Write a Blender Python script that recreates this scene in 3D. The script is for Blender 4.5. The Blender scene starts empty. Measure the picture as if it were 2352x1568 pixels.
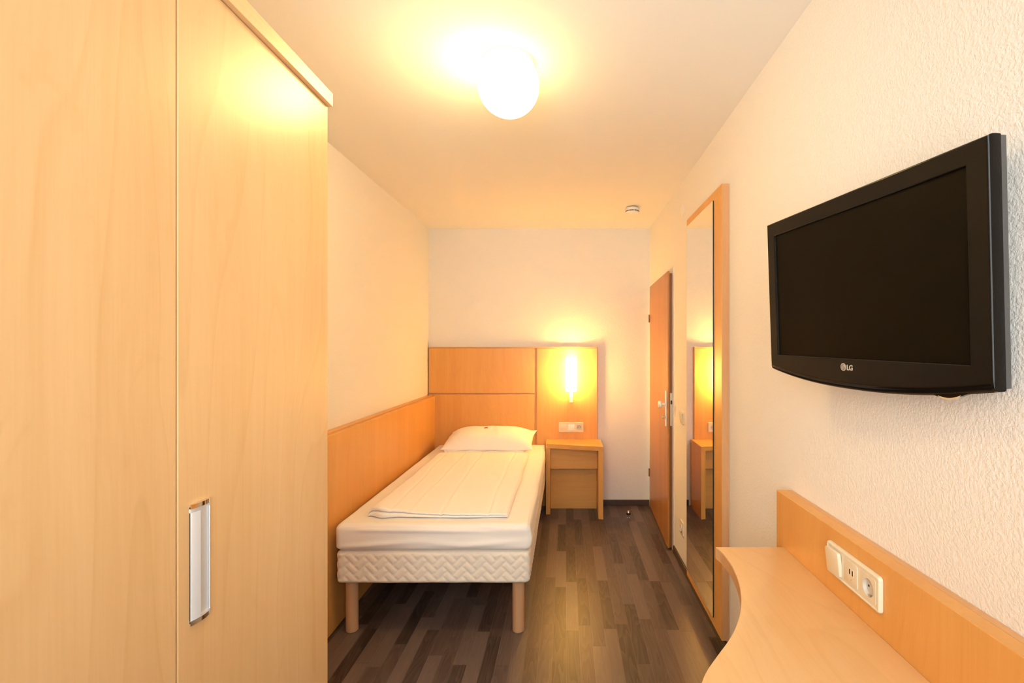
import bpy, bmesh, math, random
from mathutils import Vector, Matrix, noise

random.seed(7)
S = bpy.context.scene
COL = S.collection
PI = math.pi

# ------------------------------------------------------------------ camera
# world axes: X to the right of the photo, Y into the room, Z up (metres)
cam_d = bpy.data.cameras.new('camera')
cam = bpy.data.objects.new('camera', cam_d)
COL.objects.link(cam)
cam.location = (0, 0, 1.45)
cam.rotation_euler = (PI / 2, 0, 0)
cam_d.sensor_width = 36.0
cam_d.lens = 1130.0 / 2352.0 * 36.0
cam_d.shift_x = -124.0 / 2352.0
cam_d.shift_y = 11.0 / 2352.0
cam_d.clip_start = 0.02
S.camera = cam

# ------------------------------------------------------------------ world, daylight, exposure
W = bpy.data.worlds.new('sky')
S.world = W
W.use_nodes = True
wbg = W.node_tree.nodes['Background']
wbg.inputs['Color'].default_value = (0.95, 1.0, 0.97, 1)
wbg.inputs['Strength'].default_value = 4.1
pl = bpy.data.lights.new('window_daylight', 'AREA')      # samples the sky through the window opening
pl.shape = 'RECTANGLE'
pl.size, pl.size_y = 1.6, 1.7
pl.cycles.is_portal = True
po = bpy.data.objects.new('window_daylight', pl)
COL.objects.link(po)
po.location = (-0.05, -0.35, 1.62)
po.rotation_euler = (PI / 2, 0, 0)

VS = S.view_settings
VS.view_transform = 'Standard'
VS.look = 'None'
VS.gamma = 1.0
VS.use_curve_mapping = False
VS.exposure = 1.29
S.cycles.max_bounces = 7
S.cycles.diffuse_bounces = 5
S.cycles.glossy_bounces = 3
S.cycles.use_adaptive_sampling = True
S.cycles.adaptive_threshold = 0.035
S.cycles.adaptive_min_samples = 16
S.cycles.use_denoising = True

LAMP = (1.0, 0.60, 0.14)          # tungsten light against the daylight white balance
GLOBE_LIGHT = (1.0, 0.68, 0.24)
GLOBE_STRENGTH = 25.0
SCONCE_STRENGTH = 33.0


# ------------------------------------------------------------------ materials
class NT:
    def __init__(self, name):
        self.m = bpy.data.materials.new(name)
        self.m.use_nodes = True
        self.t = self.m.node_tree
        self.b = self.t.nodes['Principled BSDF']
        self.o = self.t.nodes['Material Output']

    def n(self, kind, **kw):
        nd = self.t.nodes.new(kind)
        for k, v in kw.items():
            setattr(nd, k, v)
        return nd

    def link(self, a, b):
        self.t.links.new(a, b)

    def math(self, op, a, b=None, c=None):
        nd = self.n('ShaderNodeMath', operation=op)
        for i, v in enumerate((a, b, c)):
            if v is None:
                continue
            if isinstance(v, (int, float)):
                nd.inputs[i].default_value = v
            else:
                self.link(v, nd.inputs[i])
        return nd.outputs[0]

    def mix(self, fac, a, b, mode='MIX'):
        nd = self.n('ShaderNodeMix', data_type='RGBA', blend_type=mode)
        for key, v in ((0, fac), (6, a), (7, b)):
            if isinstance(v, (int, float)):
                nd.inputs[key].default_value = v
            elif isinstance(v, tuple):
                nd.inputs[key].default_value = (*v[:3], 1)
            else:
                self.link(v, nd.inputs[key])
        return nd.outputs[2]

    def ramp(self, fac, stops):
        nd = self.n('ShaderNodeValToRGB')
        e = nd.color_ramp.elements
        while len(e) < len(stops):
            e.new(0.5)
        for el, (p, c) in zip(e, stops):
            el.position = p
            el.color = (*c[:3], 1) if isinstance(c, tuple) else (c, c, c, 1)
        self.link(fac, nd.inputs[0])
        return nd.outputs[0]

    def noise(self, vec, scale, detail=3, rough=0.5, dist=0.0):
        nd = self.n('ShaderNodeTexNoise')
        nd.inputs['Scale'].default_value = scale
        nd.inputs['Detail'].default_value = detail
        nd.inputs['Roughness'].default_value = rough
        nd.inputs['Distortion'].default_value = dist
        if vec is not None:
            self.link(vec, nd.inputs['Vector'])
        return nd.outputs[0]

    def mapping(self, vec, scale):
        nd = self.n('ShaderNodeMapping')
        nd.inputs['Scale'].default_value = scale
        self.link(vec, nd.inputs['Vector'])
        return nd.outputs[0]

    def coords(self, rnd=True):
        tc = self.n('ShaderNodeTexCoord').outputs['Object']
        if not rnd:
            return tc
        oi = self.n('ShaderNodeObjectInfo').outputs['Random']
        ad = self.n('ShaderNodeVectorMath', operation='ADD')
        sc = self.math('MULTIPLY', oi, 13.0)
        cb = self.n('ShaderNodeCombineXYZ')
        for i in range(3):
            self.link(sc, cb.inputs[i])
        self.link(tc, ad.inputs[0])
        self.link(cb.outputs[0], ad.inputs[1])
        return ad.outputs[0]

    def bump(self, h, strength, dist):
        nd = self.n('ShaderNodeBump')
        nd.inputs['Strength'].default_value = strength
        nd.inputs['Distance'].default_value = dist
        self.link(h, nd.inputs['Height'])
        self.link(nd.outputs[0], self.b.inputs['Normal'])

    def base(self, c):
        if isinstance(c, tuple):
            self.b.inputs['Base Color'].default_value = (*c[:3], 1)
        else:
            self.link(c, self.b.inputs['Base Color'])

    def set(self, **kw):
        for k, v in kw.items():
            self.b.inputs[k.replace('_', ' ')].default_value = v


def plain(name, col, rough=0.5, metal=0.0, spec=0.5, var=0.04):
    k = NT(name)
    nz = k.noise(k.coords(False), 35.0, 2)
    d = tuple(c * (1 - var) for c in col)
    k.base(k.mix(nz, d, col))
    k.set(Roughness=rough, Metallic=metal, Specular_IOR_Level=spec)
    return k.m


def wood(name, light, dark, axis, rough=0.32, figure=1.0, spec=0.5, streak=0.5):
    """Laminate with straight grain along one axis, broad bands and a little maple fleck."""
    k = NT(name)
    c = k.coords()
    ai = 'xyz'.index(axis)

    def sc(across, along):
        v = [across] * 3
        v[ai] = along
        return tuple(v)
    warp = k.noise(k.mapping(c, sc(2.2, 0.9)), 1.0, 2)
    dv = k.n('ShaderNodeVectorMath', operation='MULTIPLY_ADD')
    cbw = k.n('ShaderNodeCombineXYZ')
    for i in range(3):
        if i != ai:
            k.link(warp, cbw.inputs[i])
    k.link(cbw.outputs[0], dv.inputs[0])
    dv.inputs[1].default_value = (0.22, 0.22, 0.22)
    k.link(c, dv.inputs[2])
    cw = dv.outputs[0]
    bands = k.noise(k.mapping(cw, sc(9.0, 0.35)), 1.0, 3, 0.55)
    fine = k.noise(k.mapping(cw, sc(75.0, 1.3)), 1.0, 4, 0.6)
    hair = k.noise(k.mapping(c, sc(260.0, 6.0)), 1.0, 2, 0.5)
    fleck = k.noise(k.mapping(c, sc(9.0, 5.0)), 1.0, 3, 0.6, 1.6)
    fl = k.ramp(fleck, [(0.62, 0.0), (0.72, 1.0)])
    # cathedral lines: a saw of the warped band value
    ct = k.math('FRACT', k.math('MULTIPLY', k.noise(k.mapping(cw, sc(3.4, 0.33)), 1.0, 1, 0.4), 15.0))
    ctl = k.ramp(ct, [(0.0, 0.0), (0.82, 0.25), (0.96, 1.0), (1.0, 0.0)])
    mixv = k.math('ADD', k.math('MULTIPLY', bands, 0.55), k.math('MULTIPLY', fine, streak * 0.55))
    mixv = k.math('ADD', mixv, k.math('MULTIPLY', hair, 0.16))
    mixv = k.math('ADD', mixv, k.math('MULTIPLY', ctl, 0.13 * figure))
    mixv = k.math('ADD', mixv, k.math('MULTIPLY', fl, 0.09 * figure))
    col = k.ramp(mixv, [(0.30, light), (0.78, dark)])
    k.base(col)
    k.set(Roughness=rough, Specular_IOR_Level=spec)
    k.bump(hair, 0.02, 0.001)
    return k.m


ML, MD = (0.81, 0.545, 0.285), (0.70, 0.425, 0.190)       # wardrobe and desk
BL, BD = (0.75, 0.395, 0.118), (0.64, 0.288, 0.070)       # bed furniture, same laminate with warm lamplight put into its colour
M = {}
for ax in 'xyz':
    M['maple_' + ax] = wood('maple_laminate_' + ax, ML, MD, ax)
    M['golden_' + ax] = wood('golden_laminate_' + ax, BL, BD, ax, 0.36, 0.5)
M['beech_edge_z'] = wood('beech_edge_z', (0.66, 0.36, 0.17), (0.52, 0.25, 0.10), 'z', 0.4, 0.0)
M['beech_edge_y'] = wood('beech_edge_y', (0.72, 0.42, 0.20), (0.58, 0.30, 0.125), 'y', 0.4, 0.0)
M['oak_door'] = wood('golden_oak_veneer', (0.50, 0.225, 0.055), (0.36, 0.14, 0.028), 'z', 0.36, 0.3)
M['oak_edge'] = wood('golden_oak_edge', (0.30, 0.115, 0.03), (0.18, 0.062, 0.014), 'z', 0.4, 0.0)
M['turned_beech'] = wood('turned_beech_leg', (0.60, 0.36, 0.20), (0.50, 0.28, 0.14), 'z', 0.5, 0.0)


def plaster(name, col, strength, scale, dist):
    k = NT(name)
    c = k.coords(False)
    a = k.noise(c, scale, 2, 0.5)
    h = k.ramp(a, [(0.40, 0.0), (0.56, 0.75), (0.72, 1.0)])
    k.base(k.mix(a, tuple(x * 0.985 for x in col), col))
    k.set(Roughness=0.85, Specular_IOR_Level=0.25)
    k.bump(h, strength, dist)
    return k.m


M['wall'] = plaster('woodchip_painted_wall', (0.83, 0.80, 0.765), 0.27, 150.0, 0.0032)
M['ceiling'] = plaster('painted_ceiling', (0.84, 0.82, 0.79), 0.04, 140.0, 0.002)


def floor_mat():
    k = NT('strip_wood_vinyl')
    c = k.coords(False)
    sx = k.n('ShaderNodeSeparateXYZ')
    k.link(c, sx.inputs[0])
    X, Y = sx.outputs[0], sx.outputs[1]
    PW, PL = 0.0645, 0.52
    u = k.math('DIVIDE', X, PW)
    i = k.math('FLOOR', u)
    fu = k.math('FRACT', u)
    wn = k.n('ShaderNodeTexWhiteNoise', noise_dimensions='1D')
    k.link(i, wn.inputs['W'])
    v = k.math('DIVIDE', k.math('ADD', Y, k.math('MULTIPLY', wn.outputs['Value'], 7.3)), PL)
    j = k.math('FLOOR', v)
    fv = k.math('FRACT', v)
    cb = k.n('ShaderNodeCombineXYZ')
    k.link(i, cb.inputs[0])
    k.link(j, cb.inputs[1])
    w2 = k.n('ShaderNodeTexWhiteNoise', noise_dimensions='2D')
    k.link(cb.outputs[0], w2.inputs['Vector'])
    r = w2.outputs['Value']
    # grain inside each strip, shifted strip by strip
    off = k.n('ShaderNodeCombineXYZ')
    k.link(k.math('ADD', X, k.math('MULTIPLY', r, 9.0)), off.inputs[0])
    k.link(k.math('ADD', Y, k.math('MULTIPLY', r, 23.0)), off.inputs[1])
    oc = off.outputs[0]
    g1 = k.noise(k.mapping(oc, (170.0, 4.0, 1)), 1.0, 3, 0.6)
    wv = k.noise(k.mapping(oc, (14.0, 1.6, 1)), 1.0, 2, 0.4)
    g2 = k.math('FRACT', k.math('MULTIPLY', wv, 11.0))
    g2 = k.ramp(g2, [(0.0, 0.0), (0.45, 0.4), (0.9, 1.0), (1.0, 0.0)])
    tone = k.ramp(r, [(0.0, (0.0380, 0.0221, 0.0168)), (0.25, (0.0589, 0.0350, 0.0265)), (0.30, (0.0902, 0.0570, 0.0439)),
                      (0.62, (0.1283, 0.0846, 0.0673)), (0.68, (0.1662, 0.1150, 0.0938)), (1.0, (0.2137, 0.1518, 0.1244))])
    col = k.mix(k.math('MULTIPLY', g2, 0.26), tone, (0.27, 0.20, 0.15))
    col = k.mix(k.math('MULTIPLY', g1, 0.42), col, (0.045, 0.03, 0.022))
    # pale bevel on one edge, fine dark seam on the other, as printed on the vinyl
    e1 = k.math('LESS_THAN', fu, 0.03)
    col = k.mix(k.math('MULTIPLY', e1, 0.35), col, (0.30, 0.23, 0.17))
    e2 = k.math('GREATER_THAN', fu, 0.985)
    e3 = k.math('LESS_THAN', fv, 0.005)
    col = k.mix(k.math('MULTIPLY', k.math('MAXIMUM', e2, e3), 0.45), col, (0.03, 0.02, 0.015))
    col = k.mix(1.0, col, (0.88, 0.87, 0.92), 'MULTIPLY')
    k.base(col)
    k.link(k.math('ADD', 0.33, k.math('MULTIPLY', g1, 0.12)), k.b.inputs['Roughness'])
    k.set(Specular_IOR_Level=0.5)
    k.bump(g1, 0.06, 0.001)
    return k.m


M['floor'] = floor_mat()
M['baseboard'] = wood('dark_vinyl_skirting', (0.085, 0.05, 0.034), (0.05, 0.03, 0.022), 'y', 0.4, 0.0)


def cloth(name, col, scale=900.0, strength=0.12, soft=0.05):
    k = NT(name)
    c = k.coords(False)
    a = k.noise(c, scale, 2)
    b = k.noise(c, 9.0, 3)
    k.base(k.mix(k.math('MULTIPLY', b, 0.5), col, tuple(x * (1 - soft) for x in col)))
    k.set(Roughness=0.9, Specular_IOR_Level=0.15)
    try:
        k.set(Sheen_Weight=0.15)
    except KeyError:
        pass
    k.bump(a, strength, 0.0006)
    return k.m


M['sheet'] = cloth('white_cotton_sheet', (0.86, 0.83, 0.80))
M['linen'] = cloth('white_cotton_linen', (0.88, 0.855, 0.83))
M['quilt'] = cloth('cream_quilted_ticking', (0.84, 0.76, 0.66), 500.0, 0.2)
M['red_tag'] = cloth('red_tag', (0.55, 0.10, 0.06))
M['white_plastic'] = plain('white_plastic', (0.84, 0.82, 0.78), 0.32)
M['cream_plastic'] = plain('cream_plastic', (0.77, 0.69, 0.54), 0.3)
M['cream_plastic_dark'] = plain('cream_plastic_insert', (0.73, 0.65, 0.50), 0.3)
M['socket_well'] = plain('socket_well_plastic', (0.60, 0.56, 0.49), 0.35)
M['dark_hole'] = plain('dark_recess', (0.03, 0.02, 0.016), 0.6)
M['grey_vent'] = plain('grey_vent_band', (0.24, 0.20, 0.17), 0.55)
M['white_paint'] = plain('white_door_frame_paint', (0.84, 0.82, 0.79), 0.35)
M['chrome'] = plain('chrome', (0.82, 0.80, 0.78), 0.08, 1.0)
M['brushed'] = plain('satin_aluminium', (0.80, 0.82, 0.86), 0.36, 0.35)
M['steel'] = plain('lock_steel', (0.62, 0.52, 0.40), 0.35, 0.8)
M['rubber'] = plain('black_rubber', (0.015, 0.015, 0.012), 0.55)
M['tv_gloss'] = plain('black_gloss_plastic', (0.006, 0.0045, 0.0035), 0.10, 0.0, 0.22)
M['tv_matte'] = plain('black_textured_plastic', (0.075, 0.073, 0.072), 0.45)  # base lifted to grey, standing in for the window reflection on the side
M['tv_screen'] = plain('unlit_lcd_panel', (0.0065, 0.004, 0.0015), 0.42, 0.0, 0.07)
M['logo_grey'] = plain('pale_logo_print', (0.42, 0.36, 0.30), 0.4)
M['logo_dark'] = plain('dark_logo_print', (0.06, 0.05, 0.04), 0.4)
M['lacquer_line'] = plain('dark_lacquer_joint', (0.12, 0.055, 0.02), 0.5)
M['glass_edge'] = plain('dark_glass_edge', (0.012, 0.02, 0.016), 0.15)


def mirror_mat():
    k = NT('silvered_mirror')
    k.base((0.90, 0.91, 0.89))
    nz = k.noise(k.coords(False), 4.0, 1)
    k.link(k.math('MULTIPLY', nz, 0.012), k.b.inputs['Roughness'])
    k.set(Metallic=1.0)
    return k.m


M['mirror'] = mirror_mat()


def lamp_glass(name, strength, bulb=None, light=LAMP):
    """Opal glass lit from inside, a little less bright towards its own rim."""
    k = NT(name)
    k.base((0.9, 0.88, 0.84))
    k.set(Roughness=0.25)
    nz = k.noise(k.coords(False), 6.0, 1)
    k.b.inputs['Emission Color'].default_value = (*light, 1)
    e = k.math('ADD', 0.95, k.math('MULTIPLY', nz, 0.1))
    if bulb is not None:
        # the bulb sits off-centre inside the globe: the glass near it is brighter
        d = k.n('ShaderNodeVectorMath', operation='DISTANCE')
        k.link(k.coords(False), d.inputs[0])
        d.inputs[1].default_value = bulb
        g = k.math('EXPONENT', k.math('MULTIPLY', k.math('POWER', k.math('DIVIDE', d.outputs['Value'], 0.100), 2.0), -1.0))
        e = k.math('MULTIPLY', e, k.math('ADD', 0.10, k.math('MULTIPLY', g, 1.7)))
    k.link(k.math('MULTIPLY', e, strength), k.b.inputs['Emission Strength'])
    return k.m


M['globe'] = lamp_glass('lit_opal_globe', GLOBE_STRENGTH, (-0.05, 0.0, -0.145), GLOBE_LIGHT)
M['shade'] = lamp_glass('lit_opal_shade', SCONCE_STRENGTH)


def pane_mat():
    k = NT('window_pane')
    tr = k.n('ShaderNodeBsdfTransparent')
    gl = k.n('ShaderNodeBsdfGlossy')
    gl.inputs['Roughness'].default_value = 0.02
    fr = k.n('ShaderNodeFresnel')
    fr.inputs['IOR'].default_value = 1.45
    mx = k.n('ShaderNodeMixShader')
    k.link(fr.outputs[0], mx.inputs[0])
    k.link(tr.outputs[0], mx.inputs[1])
    k.link(gl.outputs[0], mx.inputs[2])
    k.link(mx.outputs[0], k.o.inputs[0])
    return k.m


M['pane'] = pane_mat()


# ------------------------------------------------------------------ mesh helpers
def box(bm, x0, x1, y0, y1, z0, z1, bev=0.0, seg=2):
    r = bmesh.ops.create_cube(bm, size=1.0)
    for v in r['verts']:
        v.co = Vector(((x0 + x1) / 2 + v.co.x * (x1 - x0), (y0 + y1) / 2 + v.co.y * (y1 - y0),
                       (z0 + z1) / 2 + v.co.z * (z1 - z0)))
    if bev > 0:
        es = {e for v in r['verts'] for e in v.link_edges}
        bmesh.ops.bevel(bm, geom=list(es), offset=bev, segments=seg, profile=0.5, affect='EDGES')
    return bm


def BX(*a, **k):
    return box(bmesh.new(), *a, **k)


def lathe(bm, prof, n=48, mat=None):
    """prof: list of (radius, z); revolved about Z at the origin, then transformed by mat."""
    rings = []
    mat = mat or Matrix.Identity(4)
    for r, z in prof:
        if r < 1e-6:
            rings.append([bm.verts.new(mat @ Vector((0, 0, z)))])
        else:
            rings.append([bm.verts.new(mat @ Vector((r * math.cos(2 * PI * i / n), r * math.sin(2 * PI * i / n), z)))
                          for i in range(n)])
    for a, b in zip(rings, rings[1:]):
        for i in range(n):
            j = (i + 1) % n
            if len(a) == 1 and len(b) > 1:
                bm.faces.new((a[0], b[j], b[i]))
            elif len(b) == 1 and len(a) > 1:
                bm.faces.new((a[i], a[j], b[0]))
            elif len(a) > 1:
                bm.faces.new((a[i], a[j], b[j], b[i]))
    return bm


def prism(bm, pts, mat, depth, bev=0.0):
    """pts: 2-D outline in the local XY plane, extruded by depth along local Z, then mat applied."""
    t = bmesh.new()
    lo = [t.verts.new(Vector((x, y, 0))) for x, y in pts]
    hi = [t.verts.new(Vector((x, y, depth))) for x, y in pts]
    n = len(pts)
    t.faces.new(lo[::-1])
    top = t.faces.new(hi)
    for i in range(n):
        j = (i + 1) % n
        t.faces.new((lo[i], lo[j], hi[j], hi[i]))
    if bev > 0:
        bmesh.ops.bevel(t, geom=list(top.edges), offset=bev, segments=2, profile=0.5, affect='EDGES')
    t.transform(mat)
    me = bpy.data.meshes.new('tmp')
    t.to_mesh(me)
    t.free()
    bm.from_mesh(me)
    bpy.data.meshes.remove(me)
    return bm


def rrect(w, h, r, n=6):
    p = []
    for cx, cy, a0 in ((w / 2 - r, h / 2 - r, 0), (-w / 2 + r, h / 2 - r, 90), (-w / 2 + r, -h / 2 + r, 180),
                       (w / 2 - r, -h / 2 + r, 270)):
        for i in range(n + 1):
            a = math.radians(a0 + 90 * i / n)
            p.append((cx + r * math.cos(a), cy + r * math.sin(a)))
    return p


def circle(r, n=40, cx=0, cy=0):
    return [(cx + r * math.cos(2 * PI * i / n), cy + r * math.sin(2 * PI * i / n)) for i in range(n)]


def frame_on(origin, xdir, ydir):
    """matrix whose local X, Y lie along xdir, ydir and Z is their cross product."""
    x = Vector(xdir).normalized()
    y = Vector(ydir).normalized()
    z = x.cross(y)
    m = Matrix.Identity(4)
    for i in range(3):
        m[i][0], m[i][1], m[i][2], m[i][3] = x[i], y[i], z[i], origin[i]
    return m


def obj(name, bm, mat, parent=None, base=None, smooth=False, label=None, angle=35):
    """one mesh object; the bmesh is in world space, its origin goes to the thing's base."""
    if parent is not None:
        top = parent
        off = parent.matrix_world.translation.copy() if parent.parent is None else Vector(parent['_base'])
    else:
        off = Vector(base) if base is not None else Vector((0, 0, 0))
    bmesh.ops.recalc_face_normals(bm, faces=bm.faces[:])
    for v in bm.verts:
        v.co -= off
    me = bpy.data.meshes.new(name)
    bm.to_mesh(me)
    bm.free()
    mats = mat if isinstance(mat, (list, tuple)) else [mat]
    for m in mats:
        me.materials.append(M[m] if isinstance(m, str) else m)
    o = bpy.data.objects.new(name, me)
    COL.objects.link(o)
    if smooth:
        me.shade_smooth()
        try:
            me.set_sharp_from_angle(angle=math.radians(angle))
        except AttributeError:
            pass
    if parent is not None:
        o.parent = parent
        o['_base'] = tuple(off)
    else:
        o.location = off
        o['_base'] = tuple(off)
        o.matrix_world = Matrix.Translation(off)
    if label:
        o['label'] = label
    return o


def thing(name, label, cat, loc, group=None):
    o = bpy.data.objects.new(name, None)
    COL.objects.link(o)
    o.empty_display_size = 0.1
    o.location = loc
    o.matrix_world = Matrix.Translation(Vector(loc))
    o['label'] = label
    o['category'] = cat
    o['_base'] = tuple(loc)
    if group:
        o['group'] = group
    return o


def tag(o, label, cat, group=None):
    o['label'] = label
    o['category'] = cat
    if group:
        o['group'] = group
    return o


def struct(name, bm, mat, parent=None, smooth=False):
    o = obj(name, bm, mat, parent, smooth=smooth)
    if parent is None:
        o['kind'] = 'structure'
    return o


# ------------------------------------------------------------------ the room
XL, XR, YB, YF, ZC = -1.252, 0.763, 4.49, -0.28, 2.523
T = 0.12
# door opening in the wall on the right
DY0, DY1, DZ = 3.53, 4.435, 1.972

struct('floor', BX(XL - T, XR + T, YF - T, YB + T, -0.1, 0.0), 'floor')
struct('ceiling', BX(XL - T, XR + T, YF - T, YB + T, ZC, ZC + 0.12), 'ceiling')
struct('wall_left', BX(XL - T, XL, YF, YB, 0, ZC), 'wall')
struct('wall_back', BX(XL - T, XR + T, YB, YB + T, 0, ZC), 'wall')
b = bmesh.new()
box(b, XR, XR + T, YF, DY0, 0, ZC)
box(b, XR, XR + T, DY1, YB, 0, ZC)
box(b, XR, XR + T, DY0, DY1, DZ, ZC)
box(b, XR + T, XR + T + 0.05, DY0 - 0.1, DY1 + 0.1, 0, DZ + 0.1)
struct('wall_right', b, 'wall')
# wall behind the camera, with the window that lets the daylight in
WX0, WX1, WZ0, WZ1 = -0.80, 0.68, 0.86, 2.42
b = bmesh.new()
box(b, XL - T, WX0, YF - T, YF, 0, ZC)
box(b, WX1, XR + T, YF - T, YF, 0, ZC)
box(b, WX0, WX1, YF - T, YF, 0, WZ0)
box(b, WX0, WX1, YF - T, YF, WZ1, ZC)
struct('wall_front', b, 'wall')
b = bmesh.new()
for x0, x1, z0, z1 in ((WX0, WX1, WZ0, WZ0 + .06), (WX0, WX1, WZ1 - .06, WZ1), (WX0, WX0 + .06, WZ0, WZ1),
                       (WX1 - .06, WX1, WZ0, WZ1), ((WX0 + WX1) / 2 - .04, (WX0 + WX1) / 2 + .04, WZ0, WZ1)):
    box(b, x0, x1, YF - 0.09, YF - 0.03, z0, z1, 0.006)
wn = struct('window_1', b, 'white_paint')
obj('window_pane', BX(WX0 + .05, WX1 - .05, YF - 0.064, YF - 0.060, WZ0 + .05, WZ1 - .05), 'pane', wn)
obj('window_sill', BX(WX0, WX1, YF - 0.03, YF + 0.06, WZ0 - 0.03, WZ0, 0.004), 'white_paint', wn)

# baseboards: dark vinyl strip, 5 cm
struct('baseboard_back', BX(0.325, XR, YB - 0.012, YB, 0, 0.052, 0.003), 'baseboard')
struct('baseboard_right', BX(XR - 0.012, XR, YF, DY0 - 0.07, 0, 0.052, 0.003), 'baseboard')

# ------------------------------------------------------------------ door, slightly ajar, hinged beside the back wall
b = bmesh.new()
FX0 = XR - 0.004
box(b, FX0, XR + 0.06, DY0 - 0.062, DY0, 0, DZ + 0.04, 0.002)
box(b, FX0, XR + 0.06, DY1, DY1 + 0.045, 0, DZ + 0.04, 0.002)
box(b, FX0, XR + 0.06, DY0, DY1, DZ, DZ + 0.04, 0.002)
struct('trim_1', b, 'white_paint')

HX, HY = 0.757, 4.448          # hinge end of the leaf face
NX, NY = 0.7265, 3.512         # closing end
dirv = Vector((NX - HX, NY - HY, 0))
LW = dirv.length
dirv.normalize()
# local frame: x from hinge to closing edge, y up, z towards the room
outn = Vector((-1, 0, 0)) - dirv * Vector((-1, 0, 0)).dot(dirv)
outn.normalize()
DM = Matrix.Identity(4)
for i in range(3):
    DM[i][0], DM[i][1], DM[i][2] = dirv[i], (0, 0, 1)[i], outn[i]
DM[0][3], DM[1][3], DM[2][3] = HX, HY, 0.0


def dbox(bm, x0, x1, y0, y1, z0, z1, bev=0.0):
    t = BX(x0, x1, y0, y1, z0, z1, bev=bev)
    t.transform(DM)
    me = bpy.data.meshes.new('tmp')
    t.to_mesh(me)
    t.free()
    bm.from_mesh(me)
    bpy.data.meshes.remove(me)
    return bm


b = bmesh.new()
dbox(b, 0, LW, 0.009, 1.987, -0.013, 0.0, 0.0015)
door = struct('door_1', b, 'oak_door')
b = bmesh.new()
dbox(b, 0.02, LW - 0.013, 0.009, 1.972, -0.040, -0.0131)
obj('leaf_rebate', b, 'oak_edge', door)
b = bmesh.new()
dbox(b, LW - 0.0128, LW - 0.0108, 0.88, 1.115, -0.035, -0.019)
lk = obj('lock_plate', b, 'steel', door)
b = bmesh.new()
dbox(b, LW - 0.0107, LW - 0.0098, 1.035, 1.062, -0.032, -0.022)
obj('latch_hole', b, 'dark_hole', lk)
b = bmesh.new()
dbox(b, LW - 0.068, LW - 0.030, 0.872, 1.130, 0.0, 0.009, 0.003)
hp = obj('handle_plate', b, 'white_plastic', door)
b = bmesh.new()
lathe(b, [(0.0, 0.0085), (0.010, 0.0085), (0.010, 0.033), (0.013, 0.036), (0.025, 0.040), (0.027, 0.046), (0.025, 0.056),
          (0.018, 0.060), (0.0, 0.061)], 36, DM @ Matrix.Translation((LW - 0.049, 1.030, 0)))
obj('door_knob', b, 'white_plastic', door, smooth=True)
b = bmesh.new()
lathe(b, [(0.0, 0.0085), (0.009, 0.0085), (0.009, 0.022), (0.012, 0.023), (0.012, 0.031), (0.0, 0.032)], 30,
      DM @ Matrix.Translation((LW - 0.049, 0.938, 0)))
obj('lock_cylinder', b, 'steel', door, smooth=True)
for hz in (0.31, 1.70):
    b = bmesh.new()
    lathe(b, [(0.0, -0.035), (0.005, -0.035), (0.005, 0.035), (0.0, 0.035)], 20, Matrix.Translation((HX - 0.0045, HY + 0.004, hz)))
    obj('hinge', b, 'oak_edge', door, smooth=True)

# ------------------------------------------------------------------ wardrobe
WXF = -0.6520                  # plane of the door faces
WY1, WYS, WY0 = 1.346, 0.8245, 0.303
WZT = 2.106
wd = thing('wardrobe', 'tall maple wardrobe with two doors and a silver bow handle, beside the bed', 'wardrobe', (-0.95, 0.82, 0))
b = bmesh.new()
box(b, XL + 0.004, WXF - 0.022, WY0, WY0 + 0.019, 0.06, WZT)
box(b, XL + 0.004, WXF - 0.022, WY1 - 0.019, WY1, 0.06, WZT)
box(b, XL + 0.004, XL + 0.012, WY0 + 0.019, WY1 - 0.019, 0.06, WZT)
box(b, XL + 0.012, WXF - 0.022, WY0 + 0.019, WY1 - 0.019, 0.06, 0.08)
box(b, XL + 0.012, WXF - 0.022, WY0 + 0.019, WY1 - 0.019, WZT - 0.019, WZT)
box(b, XL + 0.012, WXF - 0.03, WYS - 0.009, WYS + 0.009, 0.08, WZT - 0.019)
obj('carcass', b, 'maple_z', wd)
obj('plinth', BX(XL + 0.03, WXF - 0.05, WY0 + 0.005, WY1 - 0.005, 0, 0.06), 'maple_y', wd)
obj('wardrobe_door', BX(WXF - 0.02, WXF, WY0 + 0.001, WYS - 0.002, 0.075, WZT - 0.002, 0.0011), 'maple_z', wd)
d2 = obj('wardrobe_door', BX(WXF - 0.02, WXF, WYS + 0.002, WY1, 0.075, WZT - 0.002, 0.0011), 'maple_z', wd)
b = bmesh.new()
box(b, XL + 0.004, WXF + 0.0125, WY0 - 0.006, WY1 + 0.004, WZT, WZT + 0.037, 0.0012)
obj('cornice', b, 'maple_y', wd)

# the bow handle, far-door side of the seam
hy0, hy1 = 0.852, 0.900
hz0, hz1 = 0.969, 1.171
hd = obj('handle', BX(WXF, WXF + 0.0015, hy0, hy1, hz0, hz1), 'brushed', d2, label='silver bow handle with chrome end caps')


def bow(s):                    # outward bulge of the handle at s in 0..1 from its near edge
    return 0.0055 * (1 - (2 * s - 1) ** 2) ** 0.75 + 0.0018


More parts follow.
